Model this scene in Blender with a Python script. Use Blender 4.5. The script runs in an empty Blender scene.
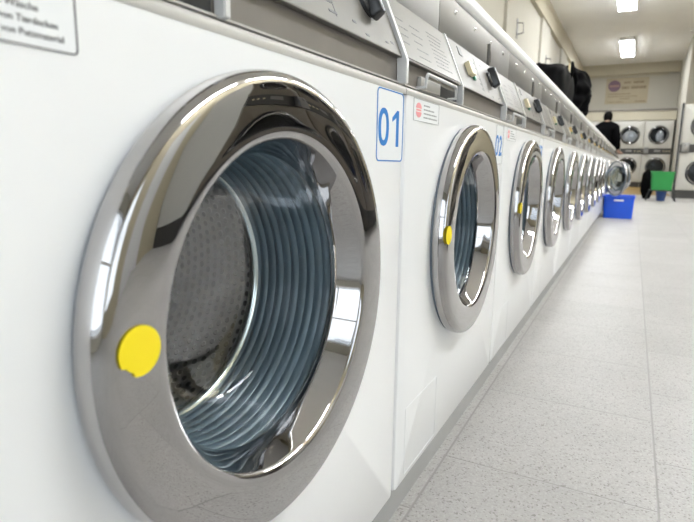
import bpy, bmesh, math, random
from mathutils import Matrix, Vector
random.seed(7)
PI = math.pi
COL = bpy.context.scene.collection
SC = bpy.context.scene

# ------------------------------------------------------------------ materials
def mat(name, col, rough=.5, metal=0., coat=0., emis=None, estr=0., spec=.5):
    m = bpy.data.materials.new(name); m.use_nodes = True
    b = m.node_tree.nodes['Principled BSDF']
    b.inputs['Base Color'].default_value = (*col, 1)
    b.inputs['Roughness'].default_value = rough
    b.inputs['Metallic'].default_value = metal
    b.inputs['Coat Weight'].default_value = coat
    b.inputs['Specular IOR Level'].default_value = spec
    if emis:
        b.inputs['Emission Color'].default_value = (*emis, 1)
        b.inputs['Emission Strength'].default_value = estr
    return m
def nd(m, t, **kw):
    n = m.node_tree.nodes.new(t)
    for k, v in kw.items(): setattr(n, k, v)
    return n
def lk(m, a, b): m.node_tree.links.new(a, b)
def mth(m, op, a, b=None, c=None):
    n = nd(m, 'ShaderNodeMath', operation=op)
    for i, v in enumerate((a, b, c)):
        if v is None: continue
        if isinstance(v, (int, float)): n.inputs[i].default_value = v
        else: lk(m, v, n.inputs[i])
    return n.outputs[0]
def noisy(m, scale=8, amt=.04, bump=0., stretch=None, rough_amt=0.):
    """gentle procedural variation of colour, with optional bump"""
    b = m.node_tree.nodes['Principled BSDF']
    tc = nd(m, 'ShaderNodeTexCoord'); mp = nd(m, 'ShaderNodeMapping'); lk(m, tc.outputs['Object'], mp.inputs[0])
    if stretch: mp.inputs['Scale'].default_value = stretch
    no = nd(m, 'ShaderNodeTexNoise'); no.inputs['Scale'].default_value = scale; no.inputs['Detail'].default_value = 5
    lk(m, mp.outputs[0], no.inputs['Vector'])
    c = b.inputs['Base Color'].default_value[:]
    mr = nd(m, 'ShaderNodeMapRange'); mr.inputs[3].default_value = 1-amt; mr.inputs[4].default_value = 1+amt
    mr.inputs[1].default_value = .25; mr.inputs[2].default_value = .75
    lk(m, no.outputs[0], mr.inputs[0])
    mx = nd(m, 'ShaderNodeVectorMath', operation='SCALE'); mx.inputs[0].default_value = c[:3]
    lk(m, mr.outputs[0], mx.inputs['Scale']); lk(m, mx.outputs[0], b.inputs['Base Color'])
    if bump:
        bp = nd(m, 'ShaderNodeBump'); bp.inputs['Strength'].default_value = bump; bp.inputs['Distance'].default_value = .002
        lk(m, no.outputs[0], bp.inputs['Height']); lk(m, bp.outputs[0], b.inputs['Normal'])
    if rough_amt:
        r0 = b.inputs['Roughness'].default_value
        m2 = nd(m, 'ShaderNodeMapRange'); m2.inputs[3].default_value = max(0, r0-rough_amt); m2.inputs[4].default_value = r0+rough_amt
        lk(m, no.outputs[0], m2.inputs[0]); lk(m, m2.outputs[0], b.inputs['Roughness'])
    return m

M = {}
M['enamel'] = noisy(mat('white_enamel', (.88, .885, .89), .32, coat=.15), 3, .01)
M['trim'] = noisy(mat('warm_grey_trim', (.50, .485, .455), .4), 6, .02)
M['fascia'] = noisy(mat('grey_beige_fascia', (.14, .13, .115), .38), 120, .03)
M['band'] = noisy(mat('dark_grey_band', (.19, .17, .15), .4), 20, .05)
M['divider'] = noisy(mat('white_plastic_divider', (.64, .64, .635), .3), 10, .015)
M['chrome'] = noisy(mat('polished_chrome', (.475, .465, .465), .012, metal=1.), 3, .01)
M['steel'] = noisy(mat('brushed_steel', (.27, .265, .26), .46, metal=.7), 30, .08, stretch=(1, .08, 1))
M['screwsteel'] = noisy(mat('screw_steel', (.85, .85, .84), .2, metal=.9), 20, .02)
M['rim'] = noisy(mat('drum_rim_steel', (.80, .79, .76), .2, metal=1.), 20, .03)
M['rubber'] = noisy(mat('blue_grey_rubber', (.145, .18, .21), .3, coat=.35), 14, .15)
M['black'] = noisy(mat('black_plastic', (.018, .019, .021), .3, coat=.2), 12, .1)
M['darkgrey'] = noisy(mat('dark_grey_plastic', (.08, .08, .085), .4), 12, .1)
M['cream'] = noisy(mat('cream_plastic', (.78, .68, .45), .4), 10, .03)
M['warm_glint'] = noisy(mat('warm_glint_metal', (.85, .62, .28), .22, metal=.9), 10, .04)
M['green_led'] = noisy(mat('green_plastic', (.03, .22, .12), .35), 10, .05)
M['yellow'] = noisy(mat('yellow_sticker', (.93, .74, .01), .5), 10, .02)
M['blueink'] = noisy(mat('blue_ink', (.015, .20, .60), .45), 10, .03)
M['paper'] = noisy(mat('white_sticker_film', (.86, .875, .885), .35), 10, .01)
M['greyink'] = noisy(mat('dark_grey_ink', (.09, .09, .10), .5), 10, .05)
M['paleink'] = noisy(mat('pale_grey_ink', (.36, .36, .37), .5), 10, .05)
M['redink'] = noisy(mat('pink_red_ink', (.88, .36, .38), .5), 10, .05)
M['edge_ring'] = noisy(mat('dark_blue_grey_edge', (.16, .19, .23), .4), 14, .1)
M['inside'] = noisy(mat('drum_housing', (.05, .055, .06), .5), 8, .1)
M['plinth'] = noisy(mat('grey_plinth_paint', (.36, .36, .355), .6), 9, .06)
M['wall'] = noisy(mat('cream_wall_paint', (.50, .48, .425), .75), 4, .02, bump=.05)
M['ceiling'] = noisy(mat('ceiling_paint', (.90, .89, .87), .8), 3, .02)
M['beam'] = noisy(mat('beam_paint', (.50, .46, .36), .75), 4, .02)
M['shelf'] = noisy(mat('white_shelf_laminate', (.70, .70, .70), .4), 60, .04)
M['dryer'] = noisy(mat('dryer_enamel', (.52, .51, .475), .4), 4, .02)
M['taupe'] = noisy(mat('taupe_enamel', (.19, .165, .13), .4), 4, .03)
M['wall_warm'] = noisy(mat('warm_wall_paint', (.58, .52, .38), .75), 4, .02)
M['dryer_dark'] = noisy(mat('dryer_control_panel', (.05, .048, .045), .4), 6, .1)
M['signboard'] = noisy(mat('tan_signboard', (.45, .385, .27), .6), 5, .05)
M['signbadge'] = noisy(mat('mauve_ink', (.17, .10, .15), .6), 5, .05)
M['signink'] = noisy(mat('brown_ink', (.22, .165, .10), .6), 5, .05)
M['pinkink'] = noisy(mat('mauve_pink_ink', (.36, .22, .20), .6), 5, .05)
M['bluebox'] = noisy(mat('blue_plastic', (.012, .10, .72), .35), 10, .05)
M['navy'] = noisy(mat('navy_plastic', (.02, .06, .22), .4), 10, .05)
M['green'] = noisy(mat('green_plastic_basket', (.02, .26, .06), .45), 10, .05)
M['cloth'] = noisy(mat('black_cloth', (.0025, .0025, .003), .9, spec=.06), 25, .3, bump=.3)
M['nylon'] = noisy(mat('black_nylon', (.003, .003, .0035), .75, spec=.12), 14, .3, bump=.3)
M['skin'] = noisy(mat('skin', (.55, .36, .27), .55), 9, .04)
M['hair'] = noisy(mat('dark_hair', (.003, .0028, .0025), .8, spec=.08), 60, .3, bump=.4)
M['wood'] = noisy(mat('brown_wood', (.16, .07, .035), .45), 8, .2, stretch=(1, 1, .1))
M['tan_floor'] = noisy(mat('tan_patch', (.30, .19, .05), .6), 6, .08)
M['lamp'] = mat('lit_lamp_diffuser', (1, 1, 1), .5, emis=(.96, .985, 1), estr=30)
M['lampbody'] = noisy(mat('lamp_body_white', (.8, .8, .79), .4), 4, .02)
M['pale_fill'] = noisy(mat('pale_white', (.82, .82, .86), .8), 9, .1, bump=.4)
M['asphalt'] = noisy(mat('street_paving', (.42, .42, .42), .85), 20, .1)
M['frame'] = noisy(mat('white_window_frame', (.82, .82, .82), .4), 4, .02)

# thin clear glass: fresnel mix of transparent and glossy
def glassmat(name, tint, refl=1.0, scratch=False):
    m = bpy.data.materials.new(name); m.use_nodes = True; nt = m.node_tree; nt.nodes.clear()
    out = nd(m, 'ShaderNodeOutputMaterial'); tr = nd(m, 'ShaderNodeBsdfTransparent'); gl = nd(m, 'ShaderNodeBsdfGlossy')
    tr.inputs[0].default_value = (*tint, 1); gl.inputs['Roughness'].default_value = .02
    gl.inputs[0].default_value = (.95, .97, 1, 1)
    fr = nd(m, 'ShaderNodeFresnel'); fr.inputs[0].default_value = 1.5
    f = mth(m, 'MULTIPLY', fr.outputs[0], refl)
    mx = nd(m, 'ShaderNodeMixShader'); lk(m, f, mx.inputs[0]); lk(m, tr.outputs[0], mx.inputs[1]); lk(m, gl.outputs[0], mx.inputs[2])
    if scratch:
        no = nd(m, 'ShaderNodeTexNoise'); no.inputs['Scale'].default_value = 5; no.inputs['Detail'].default_value = 6
        tc = nd(m, 'ShaderNodeTexCoord'); lk(m, tc.outputs['Object'], no.inputs['Vector'])
        b = nd(m, 'ShaderNodeBump'); b.inputs['Strength'].default_value = .25; b.inputs['Distance'].default_value = .004
        lk(m, no.outputs[0], b.inputs['Height']); lk(m, b.outputs[0], gl.inputs['Normal'])
    lk(m, mx.outputs[0], out.inputs[0]); return m
M['glass'] = glassmat('porthole_glass', (.86, .92, .94), .22, True)
M['dryer_glass'] = glassmat('dryer_window_glass', (.75, .78, .80), .7)
M['pane'] = glassmat('window_glass', (.97, .98, .98), .8)

# terrazzo floor tiles with staggered grooves
def floor_mat():
    m = mat('terrazzo_tiles', (.5, .5, .5), .42); b = m.node_tree.nodes['Principled BSDF']
    tc = nd(m, 'ShaderNodeTexCoord'); sp = nd(m, 'ShaderNodeSeparateXYZ'); lk(m, tc.outputs['Object'], sp.inputs[0])
    T = .41
    u = mth(m, 'DIVIDE', sp.outputs[0], T); col = mth(m, 'FLOOR', u)
    par = mth(m, 'FLOORED_MODULO', col, 2.0)
    v = mth(m, 'DIVIDE', mth(m, 'SUBTRACT', sp.outputs[1], 1.087), T)
    v = mth(m, 'SUBTRACT', v, mth(m, 'MULTIPLY', par, .483))
    def edge(t, s):
        f = mth(m, 'FRACT', t); d = mth(m, 'MINIMUM', f, mth(m, 'SUBTRACT', 1.0, f))
        return mth(m, 'MULTIPLY', d, s)
    d1 = edge(u, T); d2 = edge(v, T*1.25)
    d = mth(m, 'MINIMUM', d1, d2)
    gr = nd(m, 'ShaderNodeMapRange'); gr.inputs[1].default_value = .0012; gr.inputs[2].default_value = .0032
    gr.inputs[3].default_value = 1; gr.inputs[4].default_value = 0; lk(m, d, gr.inputs[0])
    vo = nd(m, 'ShaderNodeTexVoronoi'); vo.inputs['Scale'].default_value = 300; lk(m, tc.outputs['Object'], vo.inputs['Vector'])
    sc = nd(m, 'ShaderNodeSeparateColor'); lk(m, vo.outputs['Color'], sc.inputs[0])
    ramp = nd(m, 'ShaderNodeValToRGB'); e = ramp.color_ramp.elements
    e[0].position = 0; e[0].color = (.33, .31, .295, 1); e[1].position = 1; e[1].color = (.66, .645, .63, 1)
    for p, c in ((.05, (.35, .33, .315, 1)), (.09, (.50, .48, .465, 1)), (.3, (.555, .535, .52, 1)), (.7, (.58, .565, .55, 1)), (.9, (.61, .595, .58, 1))):
        q = e.new(p); q.color = c
    lk(m, sc.outputs[0], ramp.inputs[0])
    # per tile tone
    cmb = nd(m, 'ShaderNodeCombineXYZ'); lk(m, col, cmb.inputs[0]); lk(m, mth(m, 'FLOOR', v), cmb.inputs[1])
    wn = nd(m, 'ShaderNodeTexWhiteNoise'); lk(m, cmb.outputs[0], wn.inputs['Vector'])
    no = nd(m, 'ShaderNodeTexNoise'); no.inputs['Scale'].default_value = 3.5; no.inputs['Detail'].default_value = 6; lk(m, tc.outputs['Object'], no.inputs['Vector'])
    t = mth(m, 'ADD', mth(m, 'MULTIPLY', wn.outputs[0], .05), mth(m, 'MULTIPLY', no.outputs[0], .22))
    t = mth(m, 'ADD', t, .53)
    vs = nd(m, 'ShaderNodeVectorMath', operation='SCALE'); lk(m, ramp.outputs[0], vs.inputs[0]); lk(m, t, vs.inputs['Scale'])
    mx = nd(m, 'ShaderNodeMix', data_type='RGBA'); lk(m, gr.outputs[0], mx.inputs[0]); lk(m, vs.outputs[0], mx.inputs[6]); mx.inputs[7].default_value = (.27, .26, .25, 1)
    lk(m, mx.outputs[2], b.inputs['Base Color'])
    bp = nd(m, 'ShaderNodeBump'); bp.inputs['Strength'].default_value = .3; bp.inputs['Distance'].default_value = .002
    lk(m, mth(m, 'SUBTRACT', 1.0, gr.outputs[0]), bp.inputs['Height']); lk(m, bp.outputs[0], b.inputs['Normal'])
    return m
M['floor'] = floor_mat()

# perforated drum steel (UV in metres)
def drum_mat():
    m = mat('perforated_drum_steel', (.50, .49, .47), .28, metal=.85); b = m.node_tree.nodes['Principled BSDF']
    tc = nd(m, 'ShaderNodeTexCoord'); sp = nd(m, 'ShaderNodeSeparateXYZ'); lk(m, tc.outputs['UV'], sp.inputs[0])
    P = .0135
    u = mth(m, 'DIVIDE', sp.outputs[0], P); v = mth(m, 'DIVIDE', sp.outputs[1], P)
    par = mth(m, 'MULTIPLY', mth(m, 'FLOORED_MODULO', mth(m, 'FLOOR', v), 2.0), .5)
    fu = mth(m, 'SUBTRACT', mth(m, 'FRACT', mth(m, 'ADD', u, par)), .5); fv = mth(m, 'SUBTRACT', mth(m, 'FRACT', v), .5)
    r = mth(m, 'SQRT', mth(m, 'ADD', mth(m, 'MULTIPLY', fu, fu), mth(m, 'MULTIPLY', fv, fv)))
    mr = nd(m, 'ShaderNodeMapRange'); mr.inputs[1].default_value = .26; mr.inputs[2].default_value = .33; lk(m, r, mr.inputs[0])
    mx = nd(m, 'ShaderNodeMix', data_type='RGBA'); mx.inputs[6].default_value = (.01, .01, .01, 1); mx.inputs[7].default_value = (.26, .25, .235, 1)
    lk(m, mr.outputs[0], mx.inputs[0]); lk(m, mx.outputs[2], b.inputs['Base Color'])
    bp = nd(m, 'ShaderNodeBump'); bp.inputs['Strength'].default_value = .6; bp.inputs['Distance'].default_value = .002
    lk(m, mr.outputs[0], bp.inputs['Height']); lk(m, bp.outputs[0], b.inputs['Normal'])
    return m
M['drum'] = drum_mat()

# ------------------------------------------------------------------ mesh helpers
def obj(name, bm, m, parent=None, smooth=None, loc=(0, 0, 0)):
    bmesh.ops.recalc_face_normals(bm, faces=bm.faces)
    me = bpy.data.meshes.new(name); bm.to_mesh(me); bm.free()
    if isinstance(m, (list, tuple)):
        for k in m: me.materials.append(M[k])
    else: me.materials.append(M[m])
    if smooth is not None:
        me.shade_smooth() if smooth >= 180 else me.set_sharp_from_angle(angle=math.radians(smooth)) or None
        if smooth < 180:
            for p in me.polygons: p.use_smooth = True
            me.set_sharp_from_angle(angle=math.radians(smooth))
    o = bpy.data.objects.new(name, me); COL.objects.link(o); o.location = loc
    if parent: o.parent = parent
    return o
def empty(name, loc, label, cat, group=None, rz=0):
    o = bpy.data.objects.new(name, None); COL.objects.link(o); o.location = loc; o.rotation_euler.z = rz
    o.empty_display_size = .1
    o['label'] = label; o['category'] = cat
    if group: o['group'] = group
    return o
def tag(o, label, cat, group=None):
    o['label'] = label; o['category'] = cat
    if group: o['group'] = group
    return o
def struct(name, bm, m, **kw):
    o = obj(name, bm, m, **kw)
    if o.parent is None: o['kind'] = 'structure'
    return o
def copy_tree(o, parent=None):
    c = o.copy(); COL.objects.link(c)
    if parent: c.parent = parent
    for ch in list(o.children): copy_tree(ch, c)
    return c
def box(bm, x0, x1, y0, y1, z0, z1, bev=0, seg=2):
    b = bmesh.new(); bmesh.ops.create_cube(b, size=1)
    for v in b.verts:
        v.co = Vector((x0+(v.co.x+.5)*(x1-x0), y0+(v.co.y+.5)*(y1-y0), z0+(v.co.z+.5)*(z1-z0)))
    if bev: bmesh.ops.bevel(b, geom=b.edges[:], offset=bev, segments=seg, profile=.5, affect='EDGES')
    t = bpy.data.meshes.new('t'); b.to_mesh(t); b.free(); bm.from_mesh(t); bpy.data.meshes.remove(t)
    return bm
def BX(*a, **k): return box(bmesh.new(), *a, **k)
def lathe(bm, prof, n=96, cy=0., cz=0., close=False, axis='x', uvscale=False):
    """revolve (a, r) profile about an axis through (cy, cz)"""
    uv = bm.loops.layers.uv.verify() if uvscale else None
    rows = []
    for a, r in prof:
        row = []
        if r < 1e-6:
            v = bm.verts.new((a, cy, cz) if axis == 'x' else (cy, a, cz) if axis == 'y' else (cy, cz, a)); row = [v]*n
        else:
            for i in range(n):
                t = 2*PI*i/n; c, s = r*math.cos(t), r*math.sin(t)
                row.append(bm.verts.new((a, cy+c, cz+s) if axis == 'x' else (cy+c, a, cz+s) if axis == 'y' else (cy+c, cz+s, a)))
        rows.append(row)
    L = 0; pairs = list(zip(range(len(rows)), range(1, len(rows))))
    if close: pairs.append((len(rows)-1, 0))
    for k, (i, j) in enumerate(pairs):
        dl = math.dist(prof[i], prof[j])
        for q in range(n):
            q2 = (q+1) % n
            vs = []
            for v in (rows[i][q], rows[i][q2], rows[j][q2], rows[j][q]):
                if v not in vs: vs.append(v)
            if len(vs) > 2:
                f = bm.faces.new(vs)
                if uv:
                    R = .2
                    for l in f.loops:
                        if l.vert in (rows[i][q], rows[j][q]): uu = q
                        else: uu = q+1
                        on_i = l.vert in (rows[i][q], rows[i][q2]) and len(vs) > 3 or l.vert in (rows[i][q], rows[i][q2])
                        l[uv].uv = (uu/n*2*PI*R, L if on_i else L+dl)
        L += dl
    return bm
def tube(bm, pts, r, n=10, caps=True):
    pts = [Vector(p) for p in pts]; rings = []
    up = Vector((0, 0, 1))
    for i, p in enumerate(pts):
        d = (pts[min(i+1, len(pts)-1)]-pts[max(i-1, 0)]).normalized()
        a = d.cross(up)
        if a.length < .1: a = d.cross(Vector((1, 0, 0)))
        a.normalize(); b = d.cross(a).normalized()
        rr = r[i] if isinstance(r, (list, tuple)) else r
        rings.append([bm.verts.new(p+rr*(math.cos(2*PI*k/n)*a+math.sin(2*PI*k/n)*b)) for k in range(n)])
    for A, B in zip(rings, rings[1:]):
        for k in range(n):
            bm.faces.new((A[k], A[(k+1) % n], B[(k+1) % n], B[k]))
    if caps: bm.faces.new(rings[0]); bm.faces.new(rings[-1])
    return bm
def prism_y(bm, prof, y0, y1):
    """extrude an (x, z) outline along y"""
    a = [bm.verts.new((x, y0, z)) for x, z in prof]; b = [bm.verts.new((x, y1, z)) for x, z in prof]
    n = len(prof)
    for i in range(n): bm.faces.new((a[i], a[(i+1) % n], b[(i+1) % n], b[i]))
    bm.faces.new(a); bm.faces.new(b); return bm
def rrect(y0, y1, z0, z1, r, n=5):
    out = []
    for cy, cz, a0 in ((y1-r, z1-r, 0), (y0+r, z1-r, PI/2), (y0+r, z0+r, PI), (y1-r, z0+r, 1.5*PI)):
        for i in range(n+1):
            a = a0+PI/2*i/n; out.append((cy+r*math.cos(a), cz+r*math.sin(a)))
    return out
def text_bm(s, y0, y1, z0, z1, x, depth=.0003, bold=0.):
    """lettering fitted to the rectangle y0..y1, z0..z1, facing +x"""
    cu = bpy.data.curves.new('lettering', 'FONT'); cu.body = s; cu.size = 1; cu.extrude = 0; cu.offset = bold
    o = bpy.data.objects.new('lettering', cu); COL.objects.link(o)
    dg = bpy.context.evaluated_depsgraph_get(); dg.update()
    me = bpy.data.meshes.new_from_object(o.evaluated_get(dg))
    bm = bmesh.new(); bm.from_mesh(me)
    bpy.data.objects.remove(o); bpy.data.curves.remove(cu); bpy.data.meshes.remove(me)
    xs = [v.co.x for v in bm.verts]; ys = [v.co.y for v in bm.verts]
    ax, bx, ay, by = min(xs), max(xs), min(ys), max(ys)
    for v in bm.verts:
        v.co = Vector((x, y0+(v.co.x-ax)/(bx-ax)*(y1-y0), z0+(v.co.y-ay)/(by-ay)*(z1-z0)))
    r = bmesh.ops.extrude_face_region(bm, geom=bm.faces[:])
    for v in r['geom']:
        if isinstance(v, bmesh.types.BMVert): v.co.x += depth
    return bm
def merge(dst, src):
    t = bpy.data.meshes.new('t'); src.to_mesh(t); src.free(); dst.from_mesh(t); bpy.data.meshes.remove(t); return dst
def frame_loop(bm, o, i, x, d):
    """flat outline between two (y,z) loops, thickness d in x"""
    A = [[bm.verts.new((xx, y, z)) for y, z in L] for xx in (x, x+d) for L in (o, i)]
    n = len(o)
    for k in range(n):
        j = (k+1) % n
        bm.faces.new((A[2][k], A[2][j], A[3][j], A[3][k])); bm.faces.new((A[0][k], A[0][j], A[1][j], A[1][k]))
        bm.faces.new((A[0][k], A[0][j], A[2][j], A[2][k])); bm.faces.new((A[1][k], A[1][j], A[3][j], A[3][k]))
    return bm
def plate(bm, loop, x, d):
    a = [bm.verts.new((x, y, z)) for y, z in loop]; b = [bm.verts.new((x+d, y, z)) for y, z in loop]
    n = len(loop)
    for k in range(n): bm.faces.new((a[k], a[(k+1) % n], b[(k+1) % n], b[k]))
    bm.faces.new(a); bm.faces.new(b); return bm

# ------------------------------------------------------------------ the washer
W = .70; HB = .08; HT = .745; Y1 = .085      # Y1: left joint of machine 01
CY, CZ = .349, .4957                          # porthole centre, machine coordinates
GY = 0.0035                                  # half joint gap
def z_fascia(t): return (-.0035-.040*t, .785+.096*t)    # t 0..1 up the sloping fascia
def fascia_box(bm, y0, y1, t0, t1, off0, off1):
    """block lying on the sloping fascia"""
    nx, nz = .096, .040; L = math.hypot(nx, nz); nx /= L; nz /= L
    (xa, za), (xb, zb) = z_fascia(t0), z_fascia(t1)
    prof = [(xa+nx*off0, za+nz*off0), (xa+nx*off1, za+nz*off1), (xb+nx*off1, zb+nz*off1), (xb+nx*off0, zb+nz*off0)]
    return prism_y(bm, prof, y0, y1)

def make_washer():
    root = empty('washing_machine', (0, Y1, 0), '', 'washing machine')
    y0, y1 = GY, W-GY
    # front panel with the porthole hole
    bm = bmesh.new(); loops = []
    for x, ins in ((0, .007), (-.0015, .003), (-.005, .0008), (-.012, 0), (-.03, 0)):
        loops.append([bm.verts.new((x, y, z)) for y, z in rrect(y0+ins, y1-ins, HB+ins*.6, HT-.009-ins*.1, .010-ins*.6)])
    n = len(loops[0])
    for A, B in zip(loops, loops[1:]):
        for k in range(n): bm.faces.new((A[k], A[(k+1) % n], B[(k+1) % n], B[k]))
    N = 96; ring = [bm.verts.new((0, CY+.199*math.cos(2*PI*k/N), CZ+.199*math.sin(2*PI*k/N))) for k in range(N)]
    ed = [bm.edges.new((ring[k], ring[(k+1) % N])) for k in range(N)]
    for k in range(n):
        ed.append(bm.edges.get((loops[0][k], loops[0][(k+1) % n])))
    bmesh.ops.triangle_fill(bm, edges=ed, use_beauty=True, use_dissolve=False)
    r2 = [bm.verts.new((-.03, v.co.y, v.co.z)) for v in ring]
    for k in range(N): bm.faces.new((ring[k], ring[(k+1) % N], r2[(k+1) % N], r2[k]))
    obj('front_panel', bm, 'enamel', root, smooth=30)
    # cabinet shell (open front)
    bm = bmesh.new()
    box(bm, -.72, -.031, y0, y0+.004, HB, HT); box(bm, -.72, -.031, y1-.004, y1, HB, HT)
    box(bm, -.72, -.031, y0+.004, y1-.004, HT-.004, HT); box(bm, -.72, -.031, y0+.004, y1-.004, HB, HB+.004)
    box(bm, -.724, -.72, y0, y1, HB, .88)
    obj('cabinet', bm, 'enamel', root)
    # rounded top lip; its shading is put in as a warm grey strip
    bm = prism_y(bmesh.new(), [(-.03, HT-.0118), (.0003, HT-.0118), (.0012, HT-.006), (-.001, HT-.0015), (-.006, HT+.0005), (-.03, HT+.001)], 0.001, W-.001)
    obj('top_lip_shade', bm, 'trim', root, smooth=60)
    # service flap
    bm = frame_loop(bmesh.new(), rrect(.045, .213, .092, .218, .004), rrect(.0462, .2118, .0932, .2168, .004), -.0004, .0009)
    obj('service_flap', bm, 'paper', root)
    # dark recessed band
    bm = prism_y(bmesh.new(), [(-.71, HT+.001), (-.014, HT+.001), (-.0115, HT+.003), (-.0115, .783), (-.71, .783)], 0.0015, W-.0015)
    obj('recessed_band', bm, 'band', root)
    bm = prism_y(bmesh.new(), [(-.0113, HT+.003), (-.007, HT+.003), (-.007, HT+.005), (-.0113, HT+.006)], 0.012, W-.012)
    obj('band_rail', bm, 'trim', root)
    # sloping fascia housing
    a, b = z_fascia(0), z_fascia(1)
    bm = prism_y(bmesh.new(), [(-.71, .7835), (a[0], .7835), a, b, (-.71, b[1])], 0.0015, W-.0015)
    obj('control_fascia', bm, 'fascia', root)
    # dividers
    for yy, w_, off in ((W-.0062, .010, .0075), (.299, .008, .0045)):
        prof = [(-.011, .7475), (a[0]+off, .7475), (a[0]+off, .781), (b[0]+off*.95, b[1]-.004), (b[0]+off*.6, b[1]+.002), (b[0]-.004, b[1]+.002), (-.011, .80)]
        bb = prism_y(bmesh.new(), prof, yy-w_/2, yy+w_/2)
        bmesh.ops.bevel(bb, geom=bb.edges[:], offset=.001, segments=2, affect='EDGES')
        obj('divider', bb, 'divider', root, smooth=40)
    # detergent drawer: front, bar handle, recess
    bm = bmesh.new()
    fascia_box(bm, .010, .292, .02, .97, 0, .0012)
    dr = obj('drawer_front', bm, 'fascia', root)
    bm = bmesh.new(); hx = .007
    tube(bm, [(-.010, .068, .7505), (hx-.001, .068, .7515), (hx, .069, .767), (hx, .073, .7715), (hx, .226, .7715), (hx, .230, .767), (hx-.001, .231, .7515), (-.010, .231, .7505)], .0028, 10)
    obj('drawer_handle', bm, 'divider', dr, smooth=60)
    obj('handle_recess', BX(-.0112, -.004, .074, .172, .750, .769, bev=.001), 'trim', dr)
    obj('recess_shade', BX(-.0112, -.009, .176, .290, .7495, .769, bev=.0005), 'black', dr)  # black block paints the shadowed part of the handle recess
    # printed programme lines, too small to read
    rnd = random.Random(3)
    for col, (ya, yb, n0, n1) in enumerate(((.018, .060, 1, 5), (.075, .135, 0, 5), (.165, .265, 0, 9))):
        bm = bmesh.new()
        for k in range(n0, n1):
            t = .14+(.125 if col < 2 else .075)*k
            L = (yb-ya)*rnd.uniform(.5, .95); y = ya
            while y < ya+L:
                d = rnd.uniform(.006, .016); fascia_box(bm, y, y+d, t, t+.016, .0012, .0014); y += d+.003
        obj('programme_print', bm, 'greyink', dr)
    bm = bmesh.new()
    for k in range(6): fascia_box(bm, .485, .493+rnd.uniform(0, .012), .14+.12*k, .17+.12*k, 0, .0003)
    fascia_box(bm, .50, .502, .12, .9, 0, .0002)
    obj('dial_print', bm, 'greyink', root)
    for (ya, t) in ((.545, .16), (.575, .06), (.640, .10), (.548, .78), (.660, .13)):
        obj('dial_mark', fascia_box(bmesh.new(), ya, ya+.009, t, t+.03, 0, .0003), 'greyink', root)
    # display, coin slot
    obj('display', fascia_box(bmesh.new(), .372, .397, .74, .92, 0, .001), 'darkgrey', root)
    c = obj('coin_slot', fascia_box(bmesh.new(), .392, .424, .34, .60, 0, .010), 'cream', root)
    obj('reject_button', fascia_box(bmesh.new(), .426, .438, .28, .50, 0, .005), 'green_led', c)
    # knob: round skirt with a tall grip bar
    nx, nz = .096, .040; L = math.hypot(nx, nz); nx /= L; nz /= L
    kx, kz = z_fascia(.56); ky = .612
    bm = bmesh.new(); lathe(bm, [(0, .0), (0, .019), (.005, .0185), (.007, .016), (.0075, 0)], 40)
    g = bmesh.new(); box(g, .003, .022, -.0105, .0105, -.026, .026, bev=.0045, seg=3)
    for v in g.verts:
        k = (v.co.x-.003)/.019; v.co.z *= 1-.12*k; v.co.y *= 1-.35*k
    merge(bm, g)
    ang = math.atan2(nz, nx)
    Rm = Matrix.Translation((kx, ky, kz)) @ Matrix.Rotation(-ang, 4, 'Y') @ Matrix.Rotation(math.radians(-8), 4, 'X')
    bm.transform(Rm); kn = obj('programme_knob', bm, 'black', root, smooth=40)
    g = BX(.0215, .0225, -.0009, .0012, -.022, .022); g.transform(Rm); obj('pointer_line', g, 'paper', kn)
    # lock tab above the divider
    lp = obj('lock_tab', BX(b[0]-.010, b[0]-.002, W-.0165, W-.0012, .880, .938, bev=.0015), 'fascia', root, smooth=40)
    q = b[0]-.002
    g = bmesh.new(); lathe(g, [(q-.0004, 0), (q+.0006, .0001), (q+.0006, .0045), (q-.0004, .0045)], 20, W-.009, .0)
    for v in g.verts: v.co.z = .906+v.co.z*3
    obj('lock_slot', g, 'black', lp)
    # rubber gasket with bellows ridges
    prof = [(-.012, .197), (-.010, .160), (-.012, .151)]
    xs = -.014
    for k in range(9):
        r = .1515-.0006*k; u = .0010 if k % 2 else .0022
        prof += [(xs, r), (xs-.0025, r-u), (xs-.0060, r-u), (xs-.0085, r-.0004), (xs-.0105, r+.0003)]
        xs -= .0114
    prof += [(-.122, .142)]
    obj('door_gasket', lathe(bmesh.new(), prof, 96, CY, CZ-.002), 'rubber', root, smooth=50)
    # drum
    bm = bmesh.new()
    lathe(bm, [(-.128, .140), (-.135, .150), (-.142, .185), (-.155, .205), (-.20, .212), (-.40, .212), (-.425, .19), (-.43, .15), (-.415, .08), (-.40, .0)], 96, CY, CZ, uvscale=True)
    dm = obj('drum', bm, 'drum', root, smooth=50)
    bm = lathe(bmesh.new(), [(-.120, .1385), (-.1175, .1425), (-.121, .1465), (-.128, .1465), (-.130, .1400), (-.126, .1375)], 96, CY, CZ-.004, close=True)
    obj('drum_rim', bm, 'rim', dm, smooth=60)
    for k in range(3):
        a = math.radians(-52+120*k)
        g = bmesh.new()
        prof = [(-.032, .206), (-.014, .165), (0, .152), (.014, .165), (.032, .206)]
        v0 = [g.verts.new((-.17, p, q)) for p, q in prof]; v1 = [g.verts.new((-.41, p, q)) for p, q in prof]
        for i in range(4): g.faces.new((v0[i], v0[i+1], v1[i+1], v1[i]))
        g.faces.new(v0); g.faces.new(v1)
        g.transform(Matrix.Translation((0, CY, CZ)) @ Matrix.Rotation(a, 4, 'X'))
        obj('drum_paddle', g, 'rim', dm, smooth=40)
    obj('tub', lathe(bmesh.new(), [(-.125, .21), (-.13, .235), (-.46, .235), (-.46, 0)], 48, CY, CZ), 'inside', root, smooth=60)
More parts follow.
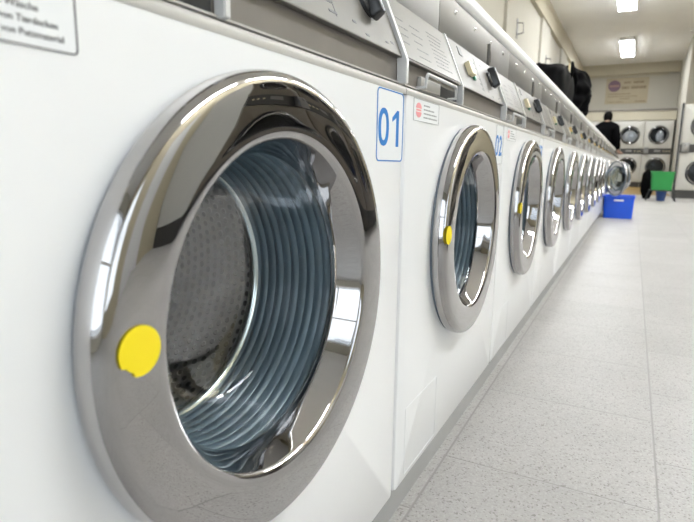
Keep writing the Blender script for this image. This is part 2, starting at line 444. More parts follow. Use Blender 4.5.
    # chrome door ring
    prof = [(.0042, .2080), (.0044, .2135), (.006, .2155), (.010, .2166), (.016, .2164), (.0225, .2150), (.0270, .2122), (.0294, .2088), (.0305, .2050),
            (.0310, .199), (.03125, .192), (.0313, .182), (.03115, .172), (.0307, .1645), (.0298, .1605), (.0280, .1578), (.0240, .1560), (.0200, .1545),
            (.010, .1500), (.000, .1460), (-.006, .1440), (-.009, .1440), (-.009, .160), (.0042, .185)]
    door = obj('porthole_door', lathe(bmesh.new(), prof, 160, CY, CZ, close=True), 'chrome', root, smooth=50)
    obj('door_edge_ring', lathe(bmesh.new(), [(.0003, .2120), (.0042, .2112), (.0042, .200), (.0003, .200)], 96, CY, CZ, close=True), 'edge_ring', door, smooth=40)  # dark ring along the back edge of the chrome door
    # glass bowl with thickness
    po = [(-.007, .1445), (-.010, .1425), (-.030, .1370), (-.055, .1290), (-.072, .1180), (-.083, .100), (-.089, .070), (-.092, .035), (-.093, 0)]
    pi_ = [(x+.004, max(0, r-.004)) for x, r in po]
    obj('door_glass', lathe(bmesh.new(), po, 96, CY, CZ), 'glass', door, smooth=180)
    return root, door

washer, door0 = make_washer()
ORD = ['first', 'second', 'third', 'fourth', 'fifth', 'sixth', 'seventh', 'eighth', 'ninth', 'tenth', 'eleventh', 'twelfth',
       'thirteenth', 'fourteenth', 'fifteenth', 'sixteenth', 'seventeenth', 'eighteenth', 'nineteenth']
NW = 19
washers = [washer]
for i in range(1, NW):
    c = copy_tree(washer); c.location = (0, Y1+W*i, 0); washers.append(c)
lab = {0: 'white front-loading washer with the blue 01 label and yellow-dotted chrome door',
       1: 'white front-loading washer with the blue 02 label and a small red warning sticker'}
for i, w in enumerate(washers):
    w['label'] = lab.get(i, 'white front-loading washer, %s along the row counting from the 01 washer' % ORD[i])
    w['group'] = 'front-loading washers in the row'
def child(w, pre):
    return [c for c in w.children if c.name.split('.')[0] == pre][0]

def number_sticker(w, s, faded=False):
    y0, y1, z0, z1 = .597, .6915, .6345, .7325
    if faded: y0, y1 = .606, .688
    bg = obj('number_sticker', plate(bmesh.new(), rrect(y0, y1, z0, z1, .008), .0001, .0005), 'paper', w)
    if not faded:
        obj('sticker_border', frame_loop(bmesh.new(), rrect(y0+.0005, y1-.0005, z0+.0005, z1-.0005, .008), rrect(y0+.003, y1-.003, z0+.0022, z1-.0022, .006), .0006, .0003), 'blueink', bg)
    else:
        obj('sticker_border', frame_loop(bmesh.new(), rrect(y0+.0005, y1-.0005, z0+.0005, z1-.0005, .008), rrect(y0+.0016, y1-.0016, z0+.0016, z1-.0016, .007), .0006, .0003), 'paleink', bg)
    a, b, z0, z1 = .603, .675, .656, .7065
    bm = bmesh.new(); n = 40; zc = (z0+z1)/2; h = (z1-z0)/2
    def oval(ry, rz):
        return [(.6205+ry*math.copysign(abs(math.cos(t))**.85, math.cos(t)), zc+rz*math.copysign(abs(math.sin(t))**.85, math.sin(t))) for t in [2*PI*(k+.5)/n for k in range(n)]]
    frame_loop(bm, oval(.0175, h), oval(.0090, h-.0075), .0006, .0003)
    obj('sticker_digit', bm, 'blueink', bg)
    if s[1] == '1':
        bm = plate(bmesh.new(), [(.674, z1), (.674, z0), (.6645, z0), (.6645, z1-.010), (.6500, z1-.0165), (.6500, z1-.0105), (.667, z1)], .0006, .0003)
    else: bm = text_bm(s[1], .645, .677, z0, z1, .0006, bold=.02)
    obj('sticker_digit', bm, 'blueink', bg)
number_sticker(washers[0], '01')
number_sticker(washers[1], '02', True)
number_sticker(washers[2], '03', True)

def warning_sticker(w):
    y0, y1, z0, z1 = .032, .155, .6985, .7325
    bg = obj('warning_sticker', plate(bmesh.new(), rrect(y0, y1, z0, z1, .001), .0001, .0005), 'paper', w)
    bm = frame_loop(bmesh.new(), rrect(y0, y1, z0, z1, .001), rrect(y0+.0012, y1-.0012, z0+.0007, z1-.0007, .001), .0006, .0002)
    obj('sticker_border', bm, 'paleink', bg)
    bm = bmesh.new()
    cy, cz = .055, .7155
    n = 24
    def wedge(s):
        pts = [(cy-.0125, cz+s*.0028), (cy+.0125, cz+s*.0028)] + [(cy+.0125*math.cos(a)*1, cz+s*(.0028+.0085*math.sin(a))) for a in [PI*k/10 for k in range(1, 10)]]
        plate(bm, pts, .0006, .0002)
    wedge(1); wedge(-1)
    box(bm, .0006, .0008, cy-.011, cy+.011, cz-.0014, cz+.0014)
    obj('warning_symbol', bm, 'redink', bg)
    bm = bmesh.new()
    for k, L in enumerate((.028, .050, .062, .066)):
        z = .7245-.0062*k; y = .078
        while y < .078+L:
            d = random.uniform(.004, .010); box(bm, .0006, .0008, y, min(y+d, .080+L), z-.0011, z+.0011); y += d+.0018
    obj('warning_print', bm, 'paleink', bg)
warning_sticker(washers[1]); warning_sticker(washers[2])

# instruction sticker of washer 01
w = washers[0]
bg = obj('instruction_sticker', plate(bmesh.new(), rrect(.005, .1575, .6938, .7325, .003), .0001, .0005), 'paper', w)
obj('sticker_border', frame_loop(bmesh.new(), rrect(.005, .1575, .6938, .7325, .003), rrect(.0060, .1565, .6945, .7318, .0025), .0006, .0003), 'greyink', bg)
bm = bmesh.new()
for s, a, b, z in (('von Putzmaterial', .1115, .1482, .6995), ('von Tierdecken', .1105, .1448, .7065), ('von Wäsche', .104, .1335, .7138)):
    merge(bm, text_bm(s, a, b, z-.0004, z+.0034, .0006))
obj('instruction_print', bm, 'greyink', bg)

def dot(d, y, z, r, torn=False):
    bm = bmesh.new(); pts = []
    for k in range(40):
        a = 2*PI*k/40; rr = r
        if torn and 3.75 < a < 4.25: rr = r*.86
        pts.append((y+rr*math.cos(a), z+rr*math.sin(a)))
    plate(bm, pts, .0322, .0006)
    return obj('yellow_dot_sticker', bm, 'yellow', d)
dot(door0, .164, .508, .0172, True)
dot(child(washers[1], 'porthole_door'), .143, .510, .0165)
dot(child(washers[2], 'porthole_door'), .137, .512, .0160)

# doors standing ajar further down the row (hinge on the far side)
for idx, deg in ((10, 34), (12, 40)):
    d = child(washers[idx], 'porthole_door')
    p = Vector((.004, CY+.216, CZ))
    d.matrix_basis = Matrix.Translation(p) @ Matrix.Rotation(math.radians(deg), 4, 'Z') @ Matrix.Translation(-p)
    washers[idx]['label'] = 'white front-loading washer, %s along the row, its round chrome door ajar' % ORD[idx]

# warm glint on the coin slots deeper in the row, put in as metal colour
for i in range(4, NW):
    c = child(washers[i], 'coin_slot'); c.data = c.data.copy(); c.data.materials.clear(); c.data.materials.append(M['warm_glint'])
    c['label'] = 'coin slot with a warm glint in its colour'

YE = Y1+W*NW
# ------------------------------------------------------------------ shelf and steel covers above the washers
XS = -.072
pbm = BX(XS-.004, XS, .001, W-.001, .8825, .984, bev=.0008)
proto = empty('steel_cover_panel', (0, Y1-.35, 0), '', 'steel panel', 'steel cover panels above the washers')
obj('panel', pbm, 'steel', proto, smooth=40)
for y in (.107, .272, .44, .60):
    obj('screw', lathe(bmesh.new(), [(XS, .0055), (XS+.002, .005), (XS+.003, .003), (XS+.0034, 0)], 14, y, .962), 'screwsteel', proto, smooth=60)
covers = [proto]
for i in range(1, NW):
    c = copy_tree(proto); c.location.y = Y1-.35+W*i; covers.append(c)
for i, c in enumerate(covers):
    c['label'] = 'brushed steel cover panel above the left half of the %s washer in the row' % ORD[i]
prof = [(-.74, .985), (-.100, .985), (-.092, .9855), (-.083, .991), (-.077, 1.000), (-.075, 1.012), (-.077, 1.026), (-.083, 1.038), (-.092, 1.0455), (-.102, 1.048), (-.74, 1.048)]
tag(obj('counter_shelf', prism_y(bmesh.new(), prof, -.3, YE), 'shelf', smooth=50), 'long white shelf with a rounded front edge running above all the washers', 'shelf')

# ------------------------------------------------------------------ bag and jacket on the shelf
def blob(bm, c, s, seed=0, amp=.08, freq=3., squash=.75, folds=0):
    b = bmesh.new(); bmesh.ops.create_icosphere(b, subdivisions=5, radius=1)
    from mathutils import noise
    for v in b.verts:
        d = v.co.normalized()
        p = Vector([math.copysign(abs(q)**squash, q) for q in d])
        k = 1+amp*noise.noise(d*freq+Vector((seed, seed*2.3, 1)))
        if folds: k += .045*math.sin(folds*(math.atan2(d.z, d.y))+3*noise.noise(d*2+Vector((seed, 0, 0))))
        v.co = Vector((c[0]+p.x*s[0]*k, c[1]+p.y*s[1]*k, c[2]+p.z*s[2]*k))
    zmin = c[2]-s[2]*.93
    for v in b.verts:
        if v.co.z < zmin: v.co.z = zmin
    merge(bm, b); return bm
bag = empty('travel_bag', (-.34, 4.75, 1.049), 'bulky black travel bag standing on the white shelf above the washers', 'bag')
def bagpart(n, bm, m, **k):
    bm.transform(Matrix.Translation((.34, -4.75, -1.049))); return obj(n, bm, m, bag, **k)
bagpart('bag_body', blob(bmesh.new(), (-.33, 4.70, 1.225), (.15, .36, .185), 2, .10, 2.5, .7), 'nylon', smooth=180)
bagpart('bag_strap', tube(bmesh.new(), [(-.20, 4.58, 1.25), (-.17, 4.60, 1.34), (-.19, 4.72, 1.425), (-.20, 4.86, 1.425), (-.175, 4.96, 1.34), (-.19, 5.0, 1.24)], .013), 'cloth', smooth=180)
bagpart('bag_strap', tube(bmesh.new(), [(-.45, 4.58, 1.30), (-.46, 4.62, 1.40), (-.44, 4.75, 1.44), (-.43, 4.88, 1.43), (-.45, 4.96, 1.34)], .013), 'cloth', smooth=180)
o = bagpart('luggage_tag', BX(-.205, -.190, 4.585, 4.625, 1.33, 1.40, bev=.006), 'cream'); o['label'] = 'pale luggage tag'
jk = blob(bmesh.new(), (-.26, 5.50, 1.272), (.17, .36, .235), 5, .22, 2.4, 1.0, folds=11)
jo = obj('puffer_jacket', jk, 'cloth', smooth=180)
me = jo.data
for v in me.vertices: v.co -= Vector((-.27, 5.50, 1.053))
jo.location = (-.27, 5.50, 1.053)
tag(jo, 'heaped black padded jacket on the white shelf beside the black travel bag', 'jacket')

# ------------------------------------------------------------------ laundry baskets
def basket(name, x0, x1, y0, y1, z0, z1, m, label, taper=.014, handle_m=None, holes=True, parent=None):
    cx, cy = (x0+x1)/2, (y0+y1)/2; bm = bmesh.new()
    def ring(z, ins, r=.03):
        pts = rrect(y0+ins-cy, y1-ins-cy, x0+ins-cx, x1-ins-cx, r, 4)
        return [bm.verts.new((b, a, z)) for a, b in pts]
    h = z1-z0; t = .004
    R = [ring(0, taper), ring(h-.02, .006), ring(h-.02, 0), ring(h, 0), ring(h, .008), ring(.006, taper+t)]
    n = len(R[0])
    for A, B in zip(R, R[1:]):
        for k in range(n): bm.faces.new((A[k], A[(k+1) % n], B[(k+1) % n], B[k]))
    bm.faces.new(R[0]); bm.faces.new(R[-1])
    if parent:
        o = obj(name, bm, m, parent, smooth=30); o.location = (cx, cy, z0); return o
    root = empty(name, (cx, cy, z0), label, 'basket')
    obj('tub', bm, m, root, smooth=30)
    obj('rim', frame_rim(x1-x0, y1-y0, h), m, root, smooth=50)
    if handle_m:
        obj('handle_grip', BX(-.055, .055, -(y1-y0)/2-.003, -(y1-y0)/2+.007, h-.055, h-.035, bev=.003), handle_m, root)
    return root
def frame_rim(w, d, h):
    bm = bmesh.new(); pts = rrect(-d/2, d/2, -w/2, w/2, .03, 4)
    pts = [(b, a, h) for a, b in pts]; tube(bm, pts+[pts[0], pts[1]], .006, 8); return bm
basket('blue_laundry_basket', .004, .362, 7.58, 8.05, 0, .27, 'bluebox', 'blue plastic laundry basket on the floor beside the row of washers', handle_m='paper')

stand = empty('basket_stand', (.82, 12.25, 0), 'low dark metal stand under the green basket near the far dryers', 'stand')
for sx in (-1, 1):
    for sy in (-1, 1):
        obj('leg', tube(bmesh.new(), [(sx*.25, sy*.19, 0), (sx*.20, sy*.16, .20)], .010, 8), 'black', stand, smooth=60)
bm = bmesh.new()
for sy in (-1, 1): tube(bm, [(-.21, sy*.16, .20), (.21, sy*.16, .20)], .009, 8)
for sx in (-1, 1): tube(bm, [(sx*.20, -.17, .20), (sx*.20, .17, .20)], .009, 8)
obj('top_frame', bm, 'black', stand, smooth=60)
basket('green_laundry_basket', .62, 1.02, 12.08, 12.42, .210, .56, 'green', 'green plastic laundry basket raised on a low dark stand', taper=.03)
bk = empty('blue_bucket', (.83, 12.25, 0), 'dark blue bucket on the floor under the green basket', 'bucket')
obj('pail', lathe(bmesh.new(), [(0, 0), (0, .07), (.17, .095), (.175, .099), (.175, .094), (.006, .066), (.006, 0)], 32, axis='z'), 'navy', bk, smooth=40)
obj('rim', lathe(bmesh.new(), [(.168, .0985), (.178, .102), (.182, .098), (.176, .094)], 32, close=True, axis='z'), 'navy', bk, smooth=60)

# ------------------------------------------------------------------ stacked dryers
def make_dryer_stack(w=.85, H=2.2, depth=.9, zl=.70, zu=1.72, rr=.31, zc0=1.12, zc1=1.32, paint='dryer'):
    """front faces -y; origin at floor, front centre"""
    root = empty('stacked_dryer', (0, 0, 0), '', 'dryer')
    g = .006
    obj('base', BX(-w/2+g, w/2-g, .03, depth, 0, .17, bev=.004), 'dryer_dark', root)
    bm = bmesh.new()
    box(bm, -w/2+g, -w/2+g+.01, .02, depth, .17, H); box(bm, w/2-g-.01, w/2-g, .02, depth, .17, H)
    box(bm, -w/2+g, w/2-g, .02, depth, H-.01, H); box(bm, -w/2+g, w/2-g, depth-.01, depth, .17, H)
    obj('cabinet', bm, 'dryer', root)
    for z0, z1, zc in ((.175, zc0-.004, zl), (zc1+.004, H, zu)):
        bm = bmesh.new()
        loops = []
        for y, ins in ((0, .008), (.003, .002), (.02, 0)):
            loops.append([bm.verts.new((a, y, b)) for a, b in rrect(-w/2+g+ins, w/2-g-ins, z0+ins, z1-ins, .012)])
        n = len(loops[0])
        for A, B in zip(loops, loops[1:]):
            for k in range(n): bm.faces.new((A[k], A[(k+1) % n], B[(k+1) % n], B[k]))
        N = 48; ring = [bm.verts.new((rr*.86*math.cos(2*PI*k/N), 0, zc+rr*.86*math.sin(2*PI*k/N))) for k in range(N)]
        ed = [bm.edges.new((ring[k], ring[(k+1) % N])) for k in range(N)]
        for k in range(n): ed.append(bm.edges.get((loops[0][k], loops[0][(k+1) % n])))
        bmesh.ops.triangle_fill(bm, edges=ed, use_beauty=True)
        obj('front_panel', bm, paint, root, smooth=30)
        d = obj('porthole_door', lathe(bmesh.new(), [(.001, rr), (-.018, rr), (-.030, rr*.95), (-.032, rr*.86), (-.020, rr*.78), (.001, rr*.78)], 64, 0, zc, close=True, axis='y'), 'black', root, smooth=40)
        obj('door_glass', lathe(bmesh.new(), [(-.018, rr*.79), (-.024, rr*.6), (-.028, rr*.3), (-.030, 0)], 48, 0, zc, axis='y'), 'dryer_glass', d, smooth=180)
        obj('door_trim', lathe(bmesh.new(), [(-.030, rr*.90), (-.0345, rr*.88), (-.0345, rr*.845), (-.030, rr*.83)], 64, 0, zc, close=True, axis='y'), 'chrome', d, smooth=60)
        obj('door_handle', BX(-rr*.99, -rr*.80, -.050, -.028, zc-.05, zc+.05, bev=.006), 'darkgrey', d)
        obj('drum', lathe(bmesh.new(), [(.002, rr*.84), (.05, rr*.9), (.06, rr*1.15), (.6, rr*1.15), (.6, 0)], 48, 0, zc, axis='y'), 'inside', root, smooth=60)
    cp = obj('control_panel', BX(-w/2+g, w/2-g, -.012, .02, zc0, zc1, bev=.003), 'dryer_dark', root)
    bx_ = obj('coin_box', BX(-w/2+.03, -w/2+.17, -.075, -.012, zc0+.01, zc1+.03, bev=.006), 'steel', cp, smooth=40)
    obj('coin_slot', BX(-w/2+.085, -w/2+.095, -.078, -.074, zc1-.06, zc1+.0), 'black', bx_)
    obj('display', BX(-.08, .10, -.015, -.011, (zc0+zc1)/2-.02, (zc0+zc1)/2+.045), 'steel', cp)
    for x in (.19, .27, .34): obj('button', lathe(bmesh.new(), [(-.011, .016), (-.018, .015), (-.019, 0)], 16, x, (zc0+zc1)/2, axis='y'), 'cream', cp, smooth=50)
    return root
ds = make_dryer_stack(.81, 2.1, .9, .67, 1.66, .29, 1.06, 1.24); ds.location = (.10, 20.1, 0)
ds['label'] = 'stacked pair of white dryers on the far wall, right behind the standing person'; ds['group'] = 'stacked dryers'
d2 = copy_tree(ds); d2.location = (.91, 20.1, 0); d2['label'] = 'stacked pair of white dryers on the far wall, behind the green basket'
d3 = copy_tree(ds); d3.location = (-.71, 20.1, 0); d3['label'] = 'stacked pair of white dryers on the far wall, leftmost and mostly hidden by the washers'
d4 = make_dryer_stack(.84, 1.94, 1.1, .55, 1.50, .27, .96, 1.13); d4.location = (1.55, 13.6, 0)
d4['label'] = 'stacked pair of white dryers at the right edge, in front of the partition wall'; d4['group'] = 'stacked dryers'
d5 = make_dryer_stack(.83, 2.1, .9, .67, 1.66, .29, 1.06, 1.24, 'taupe')
for k, l in enumerate(('nearest to the white door', 'second from the white door', 'third from the white door', 'fourth from the white door', 'fifth from the white door', 'farthest from the white door')):
    c = d5 if k == 0 else copy_tree(d5)
    c.location = (2.02, 3.25+.84*k, 0); c.rotation_euler.z = -PI/2
    c['label'] = 'taupe stacked pair of dryers across the aisle, ' + l; c['group'] = 'stacked dryers across the aisle'
# pale shapes seen through the upper far dryer windows
for (x, sx, l) in ((.10, .19, 'pale shape filling the upper far dryer window beside the standing person'),
                   (.95, .10, 'pale shape in the upper far dryer window above the green basket')):
    tag(obj('pale_shape', blob(bmesh.new(), (0, 0, 0), (sx, .07, .17), 3+x, .25, 2.5, .9), 'pale_fill', smooth=180, loc=(x, 20.21, 1.62)), l, 'laundry')
# black side post of the right dryer bank
tag(obj('side_post', BX(1.090, 1.125, 13.56, 13.60, 0, 1.97), 'black'), 'thin black upright edging beside the right-hand dryers', 'post')
# bag of dark clothes by the far dryers
bm = blob(bmesh.new(), (0, 0, .28), (.11, .13, .30), 9, .15, 2.2, .8)
tag(obj('laundry_sack', bm, 'cloth', smooth=180, loc=(.585, 12.95, 0)), 'black laundry sack on the floor left of the green basket', 'sack')

# ------------------------------------------------------------------ the person behind the washers
def skin_body(name, verts, edges, radii, m, parent=None, sub=2):
    me = bpy.data.meshes.new(name); me.from_pydata(verts, edges, []); me.materials.append(M[m])
    o = bpy.data.objects.new(name, me); COL.objects.link(o)
    sk = o.modifiers.new('s', 'SKIN'); sk.use_smooth_shade = True
    lay = me.skin_vertices[0].data
    for i, r in enumerate(radii):
        lay[i].radius = (r, r) if not isinstance(r, tuple) else r
    lay[0].use_root = True
    ss = o.modifiers.new('u', 'SUBSURF'); ss.levels = sub; ss.render_levels = sub
    if parent: o.parent = parent
    return o
per = empty('person', (-.32, 13.80, 0), 'person in a black coat and black hat beyond the far end of the washers', 'person')
s = 1.06
V = [(0, 0, .95), (0, 0, 1.12), (0, 0, 1.30), (0, -.01, 1.44), (0, -.01, 1.52), (0, -.02, 1.60), (0, -.03, 1.68),
     (-.09, 0, .90), (-.10, -.02, .50), (-.10, .02, .09), (-.11, -.12, .035),
     (.09, 0, .90), (.10, .02, .50), (.10, .05, .09), (.11, -.09, .035),
     (-.19, -.01, 1.40), (-.25, .02, 1.14), (-.22, -.14, .96), (-.21, -.20, .93),
     (.19, -.01, 1.40), (.25, .02, 1.14), (.21, -.14, .96), (.20, -.20, .93)]
E_ = [(0, 1), (1, 2), (2, 3), (3, 4), (4, 5), (5, 6), (0, 7), (7, 8), (8, 9), (9, 10), (0, 11), (11, 12), (12, 13), (13, 14),
      (3, 15), (15, 16), (16, 17), (17, 18), (3, 19), (19, 20), (20, 21), (21, 22)]
Rr = [.15, .14, .155, .13, .055, .075, .085, .095, .062, .042, .035, .095, .062, .042, .035, .07, .05, .034, .028, .07, .05, .034, .028]
V = [tuple(q*s for q in v) for v in V]; Rr = [r*s for r in Rr]
body = skin_body('body', V, E_, Rr, 'skin', per)
# coat following the torso and arms
cV = [(0, 0, .86), (0, 0, 1.0), (0, 0, 1.15), (0, 0, 1.30), (0, -.01, 1.43), (0, -.02, 1.585), (-.20, -.01, 1.40), (-.262, .02, 1.14), (-.222, -.135, .97), (.20, -.01, 1.40), (.262, .02, 1.14), (.222, -.135, .97)]
cE = [(0, 1), (1, 2), (2, 3), (3, 4), (4, 5), (4, 6), (6, 7), (7, 8), (4, 9), (9, 10), (10, 11)]
cR = [.21, .20, .19, .195, .155, .088, .092, .072, .056, .092, .072, .056]
skin_body('coat', [tuple(q*s for q in v) for v in cV], cE, [r*s for r in cR], 'cloth', per)
tV = [(0, 0, .92), (-.095, 0, .86), (-.10, -.02, .50), (-.10, .02, .13), (.095, 0, .86), (.10, .02, .50), (.10, .05, .13)]
skin_body('trousers', [tuple(q*s for q in v) for v in tV], [(0, 1), (1, 2), (2, 3), (0, 4), (4, 5), (5, 6)], [r*s for r in [.15, .11, .078, .062, .11, .078, .062]], 'cloth', per)
# head: an ovoid with nose, ears, eyes
bm = bmesh.new(); bmesh.ops.create_uvsphere(bm, u_segments=32, v_segments=24, radius=1)
for v in bm.verts:
    x, y, z = v.co; k = 1-.22*max(0, -z)
    v.co = Vector((x*.076*k, y*.094*k, z*.115))
    if y < -.85 and abs(x) < .22 and -.35 < z < .12: v.co.y -= .018*(1-abs(x)/.22)*(1-max(0, (z+.1)/.25))
for sx in (-1, 1):
    g = bmesh.new(); bmesh.ops.create_uvsphere(g, u_segments=12, v_segments=8, radius=1)
    for v in g.verts: v.co = Vector((sx*.078+v.co.x*.010, v.co.y*.018+.008, v.co.z*.032-.01))
    merge(bm, g)
hd = obj('head', bm, 'skin', body, smooth=180, loc=(0, -.035, 1.735))
g = bmesh.new()
for sx in (-1, 1):
    b2 = bmesh.new(); bmesh.ops.create_uvsphere(b2, u_segments=10, v_segments=8, radius=.010); b2.transform(Matrix.Translation((sx*.03, -.125, 1.745))); merge(g, b2)
obj('eyes', g, 'black', body, smooth=180)
g = bmesh.new(); box(g, -.022, .022, -.128, -.112, 1.672, 1.680, bev=.003); obj('mouth', g, 'redink', body)
bm = bmesh.new(); bmesh.ops.create_uvsphere(bm, u_segments=32, v_segments=24, radius=1)
bmesh.ops.delete(bm, geom=[v for v in bm.verts if v.co.z < -.95 or (v.co.y < -.25 and v.co.z < .32)], context='VERTS')
for v in bm.verts: v.co = Vector((v.co.x*.092, v.co.y*.112-.033, v.co.z*.130+1.745))
ht = obj('knit_hat', bm, 'hair', per, smooth=180)
sd = ht.modifiers.new('t', 'SOLIDIFY'); sd.thickness = .012
# hands
for sx in (-1, 1):
    hx, hy, hz = sx*.207*s, -.215*s, .925*s
    V2 = [(0, 0, 0), (0, -.045, -.006)]; E2 = [(0, 1)]; R2 = [.024, .026]
    for k, (dx, L) in enumerate(((-.026, .062), (-.009, .072), (.009, .068), (.025, .052))):
        b0 = len(V2); V2 += [(dx, -.07, -.008), (dx*1.05, -.07-L*.5, -.018), (dx*1.05, -.07-L*.85, -.042)]; E2 += [(1, b0), (b0, b0+1), (b0+1, b0+2)]; R2 += [.0095, .0085, .0075]
    b0 = len(V2); V2 += [(-sx*.036, -.03, -.012), (-sx*.05, -.06, -.022)]; E2 += [(0, b0), (b0, b0+1)]; R2 += [.011, .009]
    o = skin_body('hand', V2, E2, R2, 'skin', body, 1); o.location = (hx, hy, hz)
for sx, yy in ((-1, 0), (1, .03)):
    b2 = bmesh.new(); box(b2, sx*.11*s-.048, sx*.11*s+.048, -.19+yy, .085+yy, 0, .085, bev=.03, seg=4); obj('shoe', b2, 'black', per, smooth=180)
per.rotation_euler.z = PI*.86

# ------------------------------------------------------------------ the room
XL, XR, YB, YF, ZC = -1.66, 2.95, -2.6, 21.35, 4.05
struct('floor', BX(XL-.2, XR+.2, YB-.2, YF+.2, -.1, 0), 'floor')
struct('ceiling', BX(XL-.2, XR+.2, YB-.2, YF+.2, ZC, ZC+.1), 'ceiling')
struct('wall_left', BX(XL-.2, XL, YB, YF, 0, ZC), 'wall')
struct('wall_far', BX(XL, XR, YF, YF+.2, 0, ZC), 'wall')
struct('trim_1', BX(-.70, -.022, Y1-.5, YE, 0, .0795), 'plinth')                 # concrete plinth of the washers
struct('trim_2', BX(XL, XL+.08, YB, YF, 3.62, ZC), 'beam')                        # downstand along the left wall
struct('trim_3', BX(XL, XR, YF-.22, YF, 3.72, ZC), 'beam')                        # downstand on the far wall
struct('trim_4', BX(XL, 1.05, YF-.03, YF, 3.66, 3.72), 'beam')
for k, y in enumerate((2.2, 5.5, 8.85, 12.2, 15.5)):
    struct('trim_%d' % (5+k), BX(XL, XL+.05, y, y+1.15, 0, 3.62), 'wall')        # shallow pilasters
struct('trim_10', BX(XL, 1.36, 20.35, YF, 2.14, 2.46), 'beam')                    # bulkhead over the far dryers
struct('trim_11', BX(XL, 1.36, 20.32, 20.35, 2.43, 2.49), 'band')
struct('wall_partition', BX(1.37, XR, 17.3, YF, 0, ZC), 'wall')
struct('floor_tan', BX(-.70, 1.12, 14.6, 20.4, 0, .004), 'tan_floor')  # thin tan patch over the far tiles
# wall brackets
br = empty('wall_bracket', (XL+.05, 9.63, 2.78), 'small grey metal bracket high on the left wall, nearer of two', 'bracket', 'brackets on the left wall')
obj('arm', tube(bmesh.new(), [(0, 0, .16), (.10, 0, .15), (.11, .0, -.0), (.0, 0, -.02)], .012, 8), 'steel', br, smooth=60)
obj('plate', BX(0, .012, -.05, .05, -.08, .22), 'steel', br)
b2 = copy_tree(br); b2.location.y = 12.95; b2['label'] = 'small grey metal bracket high on the left wall, farther of two'

# far wall sign
sg = empty('wall_sign', (-.12, YF-.012, 3.20), 'tan sign board with a round mauve emblem high on the far wall', 'sign')
obj('board', BX(-.68, .62, -.008, .011, -.43, .43), 'signboard', sg)
obj('round_emblem', lathe(bmesh.new(), [(-.008, .19), (-.012, .19), (-.012, 0)], 40, -.42, .17, axis='y'), 'signbadge', sg)
obj('emblem_lettering', BX(-.57, -.27, -.015, -.012, .135, .205), 'pinkink', sg)
rr_ = random.Random(5)
for z, x0, x1, h in ((.27, -.12, .08, .05), (.27, .16, .46, .06), (.10, -.18, .04, .075), (.10, .10, .55, .085), (-.10, -.60, .10, .03), (-.18, -.6, .3, .025), (-.26, -.20, .08, .03), (-.36, -.6, -.1, .025), (-.36, .26, .56, .04)):
    x = x0; bm = bmesh.new()
    while x < x1:
        d = rr_.uniform(.03, .06)*(h/.06)**.5; box(bm, x, min(x+d, x1), -.0095, -.008, z-h/2, z+h/2); x += d+.015
    obj('sign_lettering', bm, 'signink', sg)

# right wall with an added, unseen window near the entrance, a white door, then solid
def wall_x(name, x, t, y0, y1, holes, m='wall'):
    bm = bmesh.new(); ys = y0
    for (a, b, z0, z1) in holes:
        box(bm, x, x+t, ys, a, 0, ZC)
        if z0 > 0: box(bm, x, x+t, a, b, 0, z0)
        box(bm, x, x+t, a, b, z1, ZC); ys = b
    box(bm, x, x+t, ys, y1, 0, ZC); return struct(name, bm, m)
wall_x('wall_right', XR, .2, YB, YF, [(-2.2, -.3, .5, 2.9)], 'wall_warm')
def window(n, axis, a0, a1, z0, z1, pos, nx, nz, t=.06):
    bm = bmesh.new(); f = .05
    def bar(p0, p1, q0, q1):
        if axis == 'y': box(bm, p0, p1, pos, pos+t, q0, q1)
        else: box(bm, pos, pos+t, p0, p1, q0, q1)
    bar(a0, a1, z0, z0+f); bar(a0, a1, z1-f, z1)
    for k in range(nx+1):
        c = a0+f/2+(a1-a0-f)*k/nx; bar(c-f/2, c+f/2, z0+f, z1-f)
    for k in range(1, nz):
        c = z0+(z1-z0)*k/nz; bar(a0+f, a1-f, c-f/2, c+f/2)
    o = bpy.data.objects.new('window_%d' % n, None); COL.objects.link(o); o['kind'] = 'structure'
    fr = obj('window_frame', bm, 'frame', o)
    bm = bmesh.new()
    if axis == 'y': box(bm, a0+.01, a1-.01, pos+t*.45, pos+t*.55, z0+.01, z1-.01)
    else: box(bm, pos+t*.45, pos+t*.55, a0+.01, a1-.01, z0+.01, z1-.01)
    obj('window_pane', bm, 'pane', o)
window(2, 'x', -2.2, -.3, .5, 2.9, XR+.06, 2, 2)  # added window, brings extra daylight onto the washer fronts
# entrance wall (behind the photographer): big shop window
bm = bmesh.new()
box(bm, XL, XR, YB-.2, YB, 3.3, ZC); box(bm, XL, XR, YB-.2, YB, 0, .25); box(bm, XL, -1.2, YB-.2, YB, .25, 3.3); box(bm, 2.7, XR, YB-.2, YB, .25, 3.3)
struct('wall_entrance', bm, 'wall')
window(1, 'y', -1.2, 2.7, .25, 3.3, YB-.12, 4, 2)
struct('ground_street', BX(-12, 14, -14, YB-.2, -.12, -.02), 'asphalt')
# white door in the right wall seen in the chrome
o = bpy.data.objects.new('door_1', None); COL.objects.link(o); o['kind'] = 'structure'
bm = bmesh.new(); box(bm, XR-.03, XR, 1.25, 1.33, 0, 2.2); box(bm, XR-.03, XR, 2.25, 2.33, 0, 2.2); box(bm, XR-.03, XR, 1.33, 2.25, 2.12, 2.2); obj('door_frame', bm, 'frame', o)
obj('door_leaf', BX(XR-.02, XR, 1.33, 2.25, 0.005, 2.12), 'frame', o)
obj('door_handle', tube(bmesh.new(), [(XR-.02, 1.40, 1.05), (XR-.07, 1.40, 1.05), (XR-.07, 1.52, 1.05)], .011, 8), 'black', o, smooth=60)

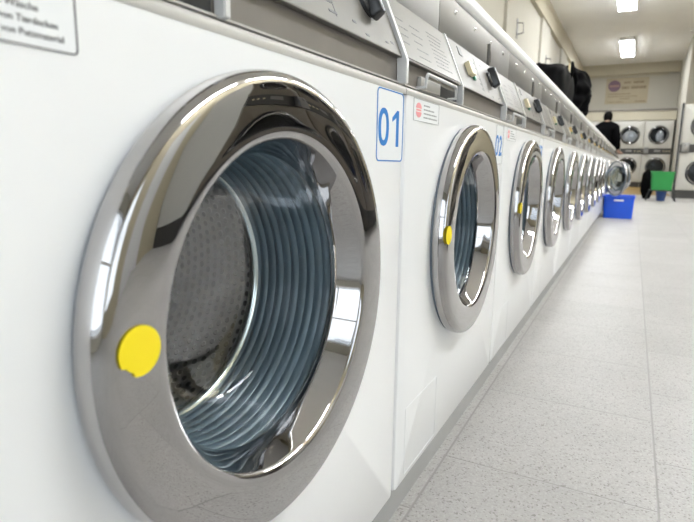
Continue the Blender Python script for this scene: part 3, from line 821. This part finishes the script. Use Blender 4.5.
# ceiling lamps
lp = empty('ceiling_lamp', (-.17, 18.05, ZC), '', 'ceiling lamp', 'ceiling lamps')
obj('lamp_body', BX(-.175, .175, -1.15, 1.15, -.10, -.001, bev=.004), 'lampbody', lp)
obj('diffuser', BX(-.168, .168, -1.14, 1.14, -.114, -.10, bev=.006, seg=3), 'lamp', lp)
for y, l in ((12.55, 'lit white ceiling lamp cut by the top edge, next nearer than the far lamp'),
             (10.2, 'added unseen ceiling lamp past the farthest of the taupe dryers'), (7.4, 'added unseen ceiling lamp high above the farthest taupe dryers'),
             (4.6, 'added unseen ceiling lamp high above the first taupe dryers'), (1.8, 'added unseen ceiling lamp nearest the shop window')):
    c = copy_tree(lp); c.location.y = y; c.location.x = -.13 if y > 12 else 2.2; c['label'] = l  # unseen lamps across the aisle are added to light the washer fronts
lp['label'] = 'lit white ceiling lamp nearest the far wall with the sign'
sdm = lathe(bmesh.new(), [(0, .06), (-.03, .055), (-.04, 0)], 24, axis='z')
tag(obj('smoke_detector', sdm, 'lampbody', smooth=60, loc=(1.32, 16.8, ZC)), 'small white smoke detector on the ceiling by the partition wall', 'smoke detector')

# ------------------------------------------------------------------ daylight
wd = bpy.data.worlds.new('daylight'); SC.world = wd; wd.use_nodes = True
bgn = wd.node_tree.nodes['Background']; bgn.inputs[0].default_value = (.88, .94, 1, 1); bgn.inputs[1].default_value = 2.0
def portal(loc, rot, sx, sy):
    L = bpy.data.lights.new('window_portal', 'AREA'); L.shape = 'RECTANGLE'; L.size = sx; L.size_y = sy; L.cycles.is_portal = True
    o = bpy.data.objects.new('window_portal', L); COL.objects.link(o); o.location = loc; o.rotation_euler = rot
portal((.75, YB-.21, 1.775), (PI/2, 0, PI), 3.9, 3.05)
portal((XR+.21, -1.25, 1.7), (PI/2, 0, -PI/2+PI), 1.9, 2.4)

# ------------------------------------------------------------------ camera
f, yaw, pit, rol = 539.86, .4795, -.1787, .0144
cd = bpy.data.cameras.new('camera'); cam = bpy.data.objects.new('camera', cd); COL.objects.link(cam)
cd.sensor_fit = 'HORIZONTAL'; cd.sensor_width = 36; cd.lens = f/694*36; cd.clip_start = .02
F = Vector((-math.sin(yaw)*math.cos(pit), math.cos(yaw)*math.cos(pit), math.sin(pit)))
R = F.cross(Vector((0, 0, 1))).normalized(); U = R.cross(F)
R2 = math.cos(rol)*R+math.sin(rol)*U; U2 = -math.sin(rol)*R+math.cos(rol)*U
m3 = Matrix((R2, U2, -F)).transposed()
cam.matrix_world = Matrix.Translation((.3083, .011, .6313)) @ m3.to_4x4()
cd.dof.use_dof = True; cd.dof.focus_distance = .85; cd.dof.aperture_fstop = 8
SC.camera = cam
SC.view_settings.view_transform = 'Standard'; SC.view_settings.look = 'None'
SC.view_settings.exposure = 0.58; SC.view_settings.gamma = 1
